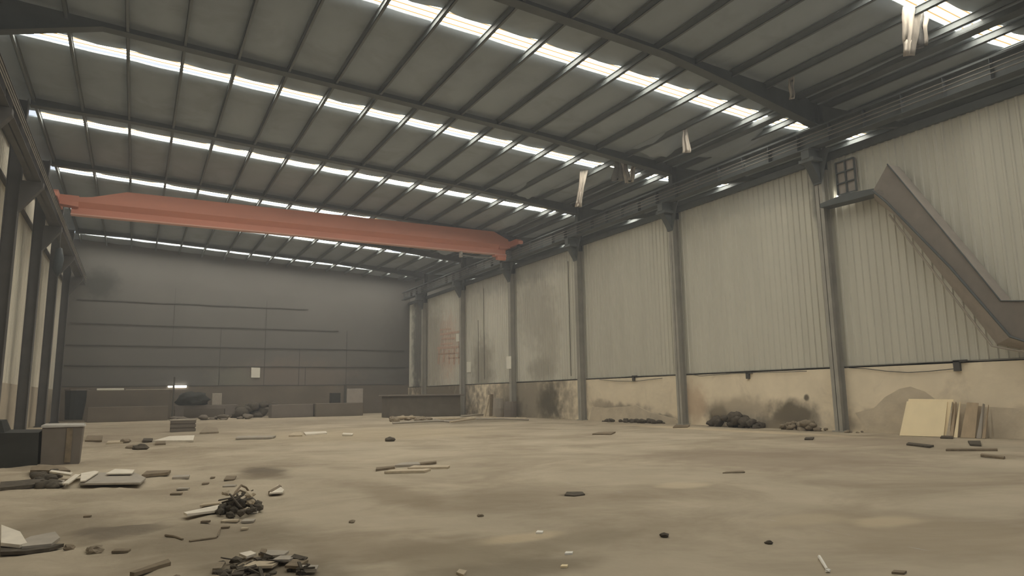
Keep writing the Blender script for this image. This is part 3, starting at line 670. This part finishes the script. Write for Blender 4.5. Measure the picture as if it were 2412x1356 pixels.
for i in range(22):
    q = G(rnd.uniform(920, 1010), rnd.uniform(986, 994)); mb.chunk((q.x, q.y, q.z+.08), rnd.uniform(.10, .28), i, .7, 2)
tag(mb.build('rubble_heap', 'rubble_mid'), 'pale rubble heap at the far right before the trough', 'heap', kind='stuff')

# soot-black rubble against the right plinth
def heap(u0, u1, n, hh, mt, label, xoff=.35, spread=.25, rmin=.1, rmax=.28):
    a, c_ = P(u0, 1000, 0, WX-.1), P(u1, 1000, 0, WX-.1); mb = MB()
    for i in range(n):
        t = rnd.random(); y = a.y+(c_.y-a.y)*t; k = math.sin(math.pi*min(1, max(0, t)))**.5
        r = rnd.uniform(rmin, rmax)*(.5+.5*k)
        x = WX-xoff+rnd.uniform(-spread, spread)
        mb.chunk((x, y, rnd.uniform(0, hh*k)), r, i+u0, .75, 2)
    return tag(mb.build('rubble_heap', mt, smooth=True), label, 'heap', kind='stuff')
heap(1682, 1800, 34, .42, 'rubble_dark', 'soot-black rubble heap against the base wall between second and nearest columns')
heap(1855, 1955, 26, .30, 'rubble_mid', 'brown rubble heap against the base wall left of the nearest column', rmin=.08, rmax=.2)
heap(1430, 1575, 30, .12, 'rubble_dark', 'flat black scrap scattered at the base wall between third and second columns', rmin=.08, rmax=.2)
heap(2010, 2035, 6, .05, 'rubble_mid', 'few small stones at the foot of the nearest right column', rmin=.04, rmax=.09)
q = G(1585, 1008)

# ------------------------------------------------------------------ crate, planks and scraps on the floor
q = P(400, 1018)
d = empty('wooden_crate', (q.x+.8, q.y+.4, 0), 'dusty slatted crate standing on the far floor left of centre', 'crate')
x0 = q.x; x1 = P(465, 1018).x; y0 = q.y; y1 = y0+.9; hh = 1.0 * (P(430, 988, 1, y0).z)
hh = P(430, 988, 1, y0).z
MB().box(x0+.03, x1-.03, y0+.03, y1-.03, 0, hh-.03).build('crate_body', 'bin_grey', d)
for z in (0.0, hh*.33, hh*.66): MB().box(x0, x1, y0, y0+.03, z+.02, z+hh*.27).build('slat', 'bin_grey', d)
MB().box(x0-.02, x1+.02, y0-.02, y1+.02, hh-.04, hh).build('crate_top', 'board_grey', d)

USED = {}
def flat(pix, t, mt, name, label, cat, lift=0.0, tilt=0.0, group=None):
    """a flat piece whose outline was read off the floor"""
    pts = [P(u, v) for u, v in pix]; zc = max(fz(p.x, p.y) for p in pts)+lift
    mb = MB(); n = len(pts)
    ymin = min(p.y for p in pts)
    mb.prism([(p.x, p.y, zc+tilt*(p.y-ymin)) for p in pts], (0, 0, t))
    return tag(mb.build(name, mt), label, cat, group)
def chunk(u, v, r, mt, label, fl_=.5, name='stone', cat='stone', group=None, seed=None):
    q = G(u, v); mb = MB(); mb.chunk((q.x, q.y, q.z+r*fl_*.6), r, u*.37 if seed is None else seed, fl_, 2)
    return tag(mb.build(name, mt), label, cat, group)
def stick(p0, p1, r, mt, label, name='wood_stick', cat='stick', lift=0, group=None, flatk=1):
    a, c_ = G(*p0), G(*p1); a.z += r+lift; c_.z += r; mid = (a+c_)/2
    mid.z = max(mid.z, fz(mid.x, mid.y)+r)
    return tag(MB().tube([a, mid, c_], [r, r*1.05, r*.8], 6).build(name, mt), label, cat, group)

# left middle: stack of thin boards
flat([(185, 1147), (330, 1145), (343, 1133), (318, 1120), (230, 1120)], 0.028, 'board_grey', 'broken_board', 'large flat grey broken board on the floor at left', 'board', .02)
flat([(248, 1129), (310, 1128), (316, 1119), (270, 1117)], .02, 'board_white', 'broken_board', 'pale board lying on top of the large flat grey board', 'board', .068)
flat([(188, 1147), (200, 1146), (232, 1124), (222, 1122), (190, 1128)], .02, 'board_white', 'broken_board', 'pale triangular board leaning on the left end of the grey board', 'board', .07)
flat([(146, 1151), (160, 1151), (190, 1128), (176, 1128)], .02, 'board_white', 'broken_board', 'narrow pale board piece left of the triangular one', 'board', .05)
flat([(115, 1126), (165, 1134), (170, 1129), (120, 1122)], .03, 'board_white', 'broken_board', 'thin pale lath at the left end of the board heap', 'board', .07)
flat([(125, 1146), (150, 1149), (152, 1140), (130, 1138)], .03, 'board_grey', 'broken_board', 'small grey board scrap below the thin pale lath', 'board', .03)
flat([(70, 1120), (165, 1121), (150, 1112), (90, 1108), (72, 1112)], .06, 'wood_old', 'old_plank', 'dark brown plank at the back of the left board heap', 'plank', .03)
flat([(0, 1158), (75, 1150), (112, 1142), (100, 1134), (40, 1140), (0, 1143)], .05, 'rubble_dark', 'tarpaulin_scrap', 'dark flattened tarpaulin scrap at the left edge', 'tarpaulin', .0)
flat([(333, 1127), (395, 1121), (402, 1115), (345, 1117)], .05, 'wood_old', 'old_plank', 'dark plank right of the grey board heap', 'plank', .0)
flat([(405, 1129), (445, 1127), (447, 1122), (410, 1124)], .035, 'board_grey', 'wood_scrap', 'short pale scrap right of the dark plank on the left floor', 'scrap', .0)
mb = MB()
for i in range(14):
    q = G(rnd.uniform(70, 130), rnd.uniform(1116, 1150)); mb.chunk((q.x, q.y, q.z+.04), rnd.uniform(.05, .15), i, .6, 2)
tag(mb.build('rubble_heap', 'rubble_dark', smooth=True), 'dark dusty heap at the left end of the board stack', 'heap', kind='stuff')

# centre-left rubbish pile
c0 = G(563, 1208)
mb = MB()
for i in range(34):
    a_ = rnd.uniform(0, 6.28); rr = rnd.random()**.5
    mb.chunk((c0.x+.26*rr*math.cos(a_), c0.y+.34*rr*math.sin(a_), c0.z+rnd.uniform(.02, .24*(1-rr*.8))), rnd.uniform(.035, .085), i, .8, 1)
for i in range(16):
    a_ = rnd.uniform(0, 6.28); p_ = Vector((c0.x+rnd.uniform(-.15, .15), c0.y+rnd.uniform(-.2, .2), c0.z+rnd.uniform(.05, .2)))
    mb.rbox(p_, (rnd.uniform(.12, .3), rnd.uniform(.015, .05), .012), (rnd.uniform(-.6, .6), rnd.uniform(-.5, .5), a_))
tag(mb.build('rubbish_heap', 'rubble_dark'), 'dark heap of burnt rubbish in the left foreground', 'heap', kind='stuff')
for k, (du, dv, r, lab) in enumerate(((-42, -40, .05, 'pale crumpled scrap on the upper left of the burnt rubbish heap'), (25, -35, .06, 'pale curled scrap at the top right of the burnt rubbish heap'), (30, -14, .05, 'pale round scrap on the right of the burnt rubbish heap'))):
    q = G(563+du*.8, 1208)
    q.z = c0.z+.2+(-dv-30)*.004
    mb = MB(); mb.chunk((q.x, q.y-.1, q.z), r, k, .6, 2); tag(mb.build('paper_scrap', 'wood_pale'), lab, 'scrap', 'pale scraps on the rubbish heap')
for (p0, p1, r, mt, lab) in (((540, 1196), (590, 1172), .014, 'wood_old', 'bent dark rod arching over the burnt rubbish heap'), ((525, 1205), (600, 1190), .012, 'wood_old', 'dark rod lying across the burnt rubbish heap')):
    a, c_ = G(*p0), G(*p1); a.z += .05; c_.z += .05; m_ = (a+c_)/2; m_.z += .17
    tag(MB().tube([a, a.lerp(m_, .5)+Vector((0, 0, .03)), m_, m_.lerp(c_, .5)+Vector((0, 0, .03)), c_], r, 6).build('bent_rod', mt), lab, 'rod')
flat([(432, 1218), (440, 1222), (505, 1214), (525, 1202), (512, 1200), (475, 1208)], .025, 'board_white', 'broken_board', 'pale flat board left of the burnt rubbish heap', 'board', .02)
flat([(470, 1200), (515, 1195), (518, 1190), (480, 1194)], .02, 'wood_pale', 'wood_scrap', 'narrow scrap behind the pale flat board', 'scrap', .01)
for k, (u0, v0, w_, dv, mt, lab) in enumerate((
        (520, 1228, 45, -5, 'wood_pale', 'flat pale lath just in front of the burnt rubbish heap'), (568, 1227, 34, -6, 'board_grey', 'grey flat scrap at the front right of the burnt heap'),
        (580, 1211, 30, -4, 'board_white', 'pale lath sticking out right of the burnt heap'), (472, 1233, 24, -3, 'wood_old', 'dark chip in front of the pale flat board'),
        (520, 1241, 22, -3, 'wood_old', 'dark chip below the burnt rubbish heap'), (400, 1171, 30, -3, 'wood_old', 'dark chip on the floor left of the burnt heap'),
        (415, 1155, 32, -3, 'board_grey', 'grey flat chip up left of the burnt heap'), (524, 1148, 34, -4, 'board_grey', 'flat grey scrap behind the burnt heap'),
        (475, 1140, 18, -3, 'wood_old', 'small dark scrap behind and left of the burnt heap'), (495, 1126, 12, -3, 'wood_old', 'tiny dark scrap far behind the burnt heap'),
        (527, 1132, 30, -9, 'wood_old', 'brown broken block behind the burnt heap'), (262, 1305, 46, -6, 'wood_old', 'dark flat stick on the left foreground floor'),
        (196, 1217, 20, -3, 'wood_old', 'small chip in the middle of the left floor'), (566, 1246, 20, -3, 'wood_pale', 'small pale chip in front of the burnt heap'))):
    flat([(u0, v0), (u0+w_*.85, v0-1), (u0+w_, v0+dv), (u0+w_*.2, v0+dv)], .02, mt, 'wood_scrap', lab, 'scrap', .0, group='flat scraps on the left floor')
flat([(634, 1168), (665, 1166), (669, 1160), (655, 1148), (645, 1156)], .02, 'board_white', 'paper_scrap', 'pale folded scrap right of and behind the burnt heap', 'scrap', .02)
flat([(632, 1165), (658, 1149), (663, 1152), (640, 1166)], .05, 'wood_old', 'wood_scrap', 'dark curved strip edging the pale folded scrap', 'scrap', .0)
stick((390, 1262), (430, 1277), .012, 'wood_old', 'thin dark stick with a bend left of the cracked line', group='thin sticks')
stick((446, 1279), (510, 1266), .010, 'wood_old', 'long thin twig on the left foreground floor', group='thin sticks')
stick((512, 1264), (520, 1240), .008, 'wood_old', 'short thin twig rising from the long twig toward the heap', group='thin sticks')
flat([(305, 1358), (316, 1360), (402, 1334), (396, 1326)], .03, 'wood_old', 'old_plank', 'dark narrow plank at the bottom left foreground', 'plank', .0)
# bottom-left torn sheet
flat([(0, 1300), (45, 1302), (62, 1298), (45, 1280), (0, 1270)], .03, 'board_white', 'torn_sheet', 'pale torn sheet at the left edge of the foreground', 'sheet', .03, .08)
flat([(50, 1303), (120, 1296), (140, 1284), (128, 1274), (70, 1284), (55, 1290)], .03, 'board_grey', 'torn_sheet', 'grey folded sheet beside the pale torn one at the left edge', 'sheet', .02, .06)
flat([(0, 1310), (60, 1308), (115, 1301), (150, 1290), (110, 1292), (50, 1300), (0, 1296)], .03, 'rubble_dark', 'torn_sheet', 'dark underside sheet below the pale torn sheet at the left edge', 'sheet', 0)
for k, (u, v, r, mt, lab) in enumerate(((162, 1298, .05, 'wood_old', 'dark lump right of the torn sheets'), (222, 1300, .07, 'rubble_mid', 'brown clod between the torn sheets and the flat dark stick'), (330, 1058, .2, 'rubble_dark', 'dark round lump on the floor near the bin'),
        (308, 1056, .12, 'rubble_mid', 'brown lump left of the dark round lump near the bin'), (918, 1039, .15, 'rubble_dark', 'small dark stone on the mid floor'), (1812, 1281, .035, 'rubble_dark', 'small dark broken piece on the right foreground floor'),
        (1565, 1266, .045, 'rubble_dark', 'curled dark scrap on the centre right foreground'), (415, 1358, .03, 'rubble_mid', 'little clod beside the bottom left plank'), (1131, 1214, .035, 'rubble_mid', 'little brown clod on the centre floor'),
        (828, 1231, .035, 'rubble_mid', 'small brown clod right of the burnt heap on open floor'), (295, 1043, .15, 'rubble_mid', 'low clod behind the dark lump near the bin'))):
    chunk(u, v, r, mt, lab, .55)
# bottom centre debris heap
mb = MB()
for i in range(40):
    q = G(rnd.uniform(510, 730), rnd.uniform(1325, 1375)); mb.chunk((q.x, q.y, q.z+.01), rnd.uniform(.02, .055), i+7, .6, 1)
for i in range(16):
    q = G(rnd.uniform(530, 720), rnd.uniform(1325, 1370)); mb.rbox((q.x, q.y, q.z+.05), (rnd.uniform(.05, .16), rnd.uniform(.02, .05), .01), (rnd.uniform(-.4, .4), rnd.uniform(-.4, .4), rnd.uniform(0, 3)))
tag(mb.build('debris_heap', 'rubble_dark'), 'dark crumbly debris at the bottom edge left of centre', 'heap', kind='stuff')
for k, (pts, mt, lab) in enumerate((([(562, 1318), (580, 1326), (603, 1318), (590, 1312)], 'board_white', 'pale curled chip at the upper left of the bottom debris'),
        ([(620, 1328), (668, 1326), (680, 1316), (630, 1314)], 'board_grey', 'flat grey chip on the bottom debris'), ([(570, 1352), (640, 1350), (655, 1340), (600, 1338)], 'wood_pale', 'pale flat board in the bottom debris'),
        ([(640, 1338), (680, 1338), (700, 1328), (660, 1328)], 'board_grey', 'grey board at the centre of the bottom debris'), ([(670, 1350), (700, 1352), (726, 1336), (690, 1334)], 'wood_old', 'dark chip at the right of the bottom debris'),
        ([(700, 1358), (745, 1358), (750, 1348), (712, 1348)], 'board_grey', 'grey chip at the bottom right of the debris'), ([(608, 1322), (625, 1324), (628, 1312), (615, 1310)], 'wood_old', 'small dark chip at the top of the bottom debris'),
        ([(500, 1352), (520, 1352), (530, 1336), (512, 1336)], 'rubble_mid', 'brown lump at the left of the bottom debris'))):
    flat(pts, .02, mt, 'wood_scrap', lab, 'scrap', .02, group='chips in the bottom debris')
# mid-floor planks
for k, (pts, mt, lab) in enumerate((([(885, 1110), (930, 1104), (930, 1101), (886, 1105)], 'wood_old', 'dark lath at the left of the centre planks'), ([(905, 1116), (1000, 1114), (1015, 1109), (920, 1111)], 'wood_pale', 'pale front plank of the centre planks'),
        ([(960, 1107), (1055, 1105), (1060, 1101), (975, 1101)], 'wood_pale', 'pale right plank of the centre planks'), ([(985, 1097), (1028, 1092), (1028, 1089), (990, 1093)], 'wood_old', 'short dark lath behind the centre planks'),
        ([(930, 1100), (990, 1098), (985, 1092), (945, 1094)], 'board_grey', 'grey back piece of the centre planks'))):
    flat(pts, .04, mt, 'floor_plank', lab, 'plank', .0, group='planks on the centre floor')
# far left floor scraps
for k, (pts, mt, lab) in enumerate((([(360, 1041), (455, 1040), (458, 1028), (400, 1030)], 'board_white', 'pale sheet on the far floor before the crate'), ([(470, 1022), (515, 1020), (512, 1010), (485, 1006)], 'rubble_mid', 'grey rag heap right of the crate'),
        ([(555, 1035), (640, 1033), (650, 1029), (560, 1030)], 'board_grey', 'long grey board on the far floor'), ([(720, 1026), (770, 1022), (768, 1018), (715, 1020)], 'board_white', 'white strip on the far floor centre'),
        ([(680, 1028), (712, 1027), (710, 1020), (690, 1021)], 'wood_pale', 'pale chip left of the white strip on the far floor'), ([(806, 1026), (830, 1027), (832, 1023), (808, 1022)], 'board_white', 'tiny white strip right of the larger one on the far floor'),
        ([(335, 1042), (358, 1042), (360, 1036), (338, 1036)], 'rubble_dark', 'dark clump left of the pale far sheet'), ([(365, 1050), (390, 1049), (388, 1043), (366, 1044)], 'wood_old', 'dark scrap in front of the pale far sheet'),
        ([(250, 1046), (290, 1044), (285, 1040), (255, 1041)], 'wood_pale', 'pale lath behind the dark lump near the bin'), ([(200, 1040), (240, 1040), (242, 1028), (205, 1028)], 'wood_old', 'dark scrap on the floor right of the bin'))):
    flat(pts, .05, mt, 'floor_scrap', lab, 'scrap', .0, group='scraps on the far floor')
# right floor scraps
for k, (pts, mt, lab) in enumerate((([(2135, 1049), (2190, 1055), (2200, 1052), (2140, 1045)], 'rubble_dark', 'dark flat scrap in front of the pale plywood'), ([(2228, 1063), (2350, 1063), (2350, 1060), (2230, 1060)], 'wood_old', 'long dark lath in front of the leaning brown boards'),
        ([(2310, 1076), (2365, 1083), (2368, 1080), (2312, 1073)], 'wood_old', 'dark lath near the right edge of the floor'), ([(2285, 1050), (2312, 1052), (2310, 1042), (2280, 1042)], 'rubble_dark', 'dark square scrap in front of the brown boards'),
        ([(2215, 1033), (2245, 1034), (2245, 1029), (2218, 1029)], 'rubble_dark', 'dark chip at the foot of the pale plywood'), ([(1702, 1115), (1755, 1113), (1752, 1110), (1712, 1112)], 'wood_old', 'dark lath on the open floor right of centre'),
        ([(1895, 1037), (1915, 1037), (1918, 1033), (1898, 1033)], 'rubble_dark', 'small dark chip before the nearest column'), ([(1395, 1024), (1440, 1024), (1450, 1019), (1410, 1020)], 'wood_old', 'flat dark piece before the base wall at centre right'),
        ([(1585, 1008), (1620, 1007), (1625, 1003), (1590, 1003)], 'wood_old', 'dark chip at the foot of the second right column'), ([(1330, 1168), (1352, 1170), (1378, 1167), (1372, 1161), (1335, 1161)], 'rubble_dark', 'flat black scrap in the middle of the floor'),
        ([(2100, 1350), (2130, 1352), (2136, 1347), (2106, 1345)], 'wood_old', 'dark leaf-like scrap at the bottom right'), ([(1262, 1256), (1278, 1256), (1280, 1252), (1266, 1251)], 'plastic_white', 'small white chip in the centre foreground'),
        ([(1330, 1308), (1348, 1307), (1350, 1303), (1333, 1303)], 'plastic_white', 'second small white chip nearer the bottom centre'), ([(1075, 1356), (1092, 1362), (1100, 1352), (1082, 1348)], 'wood_pale', 'pale chip at the bottom centre edge'),
        ([(1320, 1340), (1336, 1340), (1338, 1336), (1324, 1336)], 'plywood_pale', 'tan chip below the white chips at bottom centre'))):
    flat(pts, .015 if pts[0][1] > 1100 else .04, mt, 'floor_scrap', lab, 'scrap', .0, group='scraps on the right floor')
d = stick((1930, 1312), (1948, 1341), .014, 'plastic_white', 'white plastic stick lying in the right foreground', 'plastic_stick', 'stick')
q = G(1950, 1344); mb = MB(); mb.chunk((q.x, q.y, q.z+.014), .022, 2, .6, 2); mb.build('stick_cap', 'plastic_white', d)

# ------------------------------------------------------------------ thin haze volume added to lift the blacks, mostly for lens glare
m = bpy.data.materials.new('haze_air'); m.use_nodes = True; nt = m.node_tree; nt.nodes.clear()
o_ = nt.nodes.new('ShaderNodeOutputMaterial'); v_ = nt.nodes.new('ShaderNodeVolumeScatter')
v_.inputs['Color'].default_value = (.93, .96, 1, 1); v_.inputs['Density'].default_value = HAZE; v_.inputs['Anisotropy'].default_value = .3
nt.links.new(v_.outputs[0], o_.inputs['Volume']); MATS['haze_air'] = m
if HAZE > 0:
    o = MB().box(XL+.3, 20.0, YB+1, YE-.5, .3, 11.0).build('glare_haze', 'haze_air')
    tag(o, 'thin haze volume added through the hall to lift the blacks', 'haze', kind='stuff')
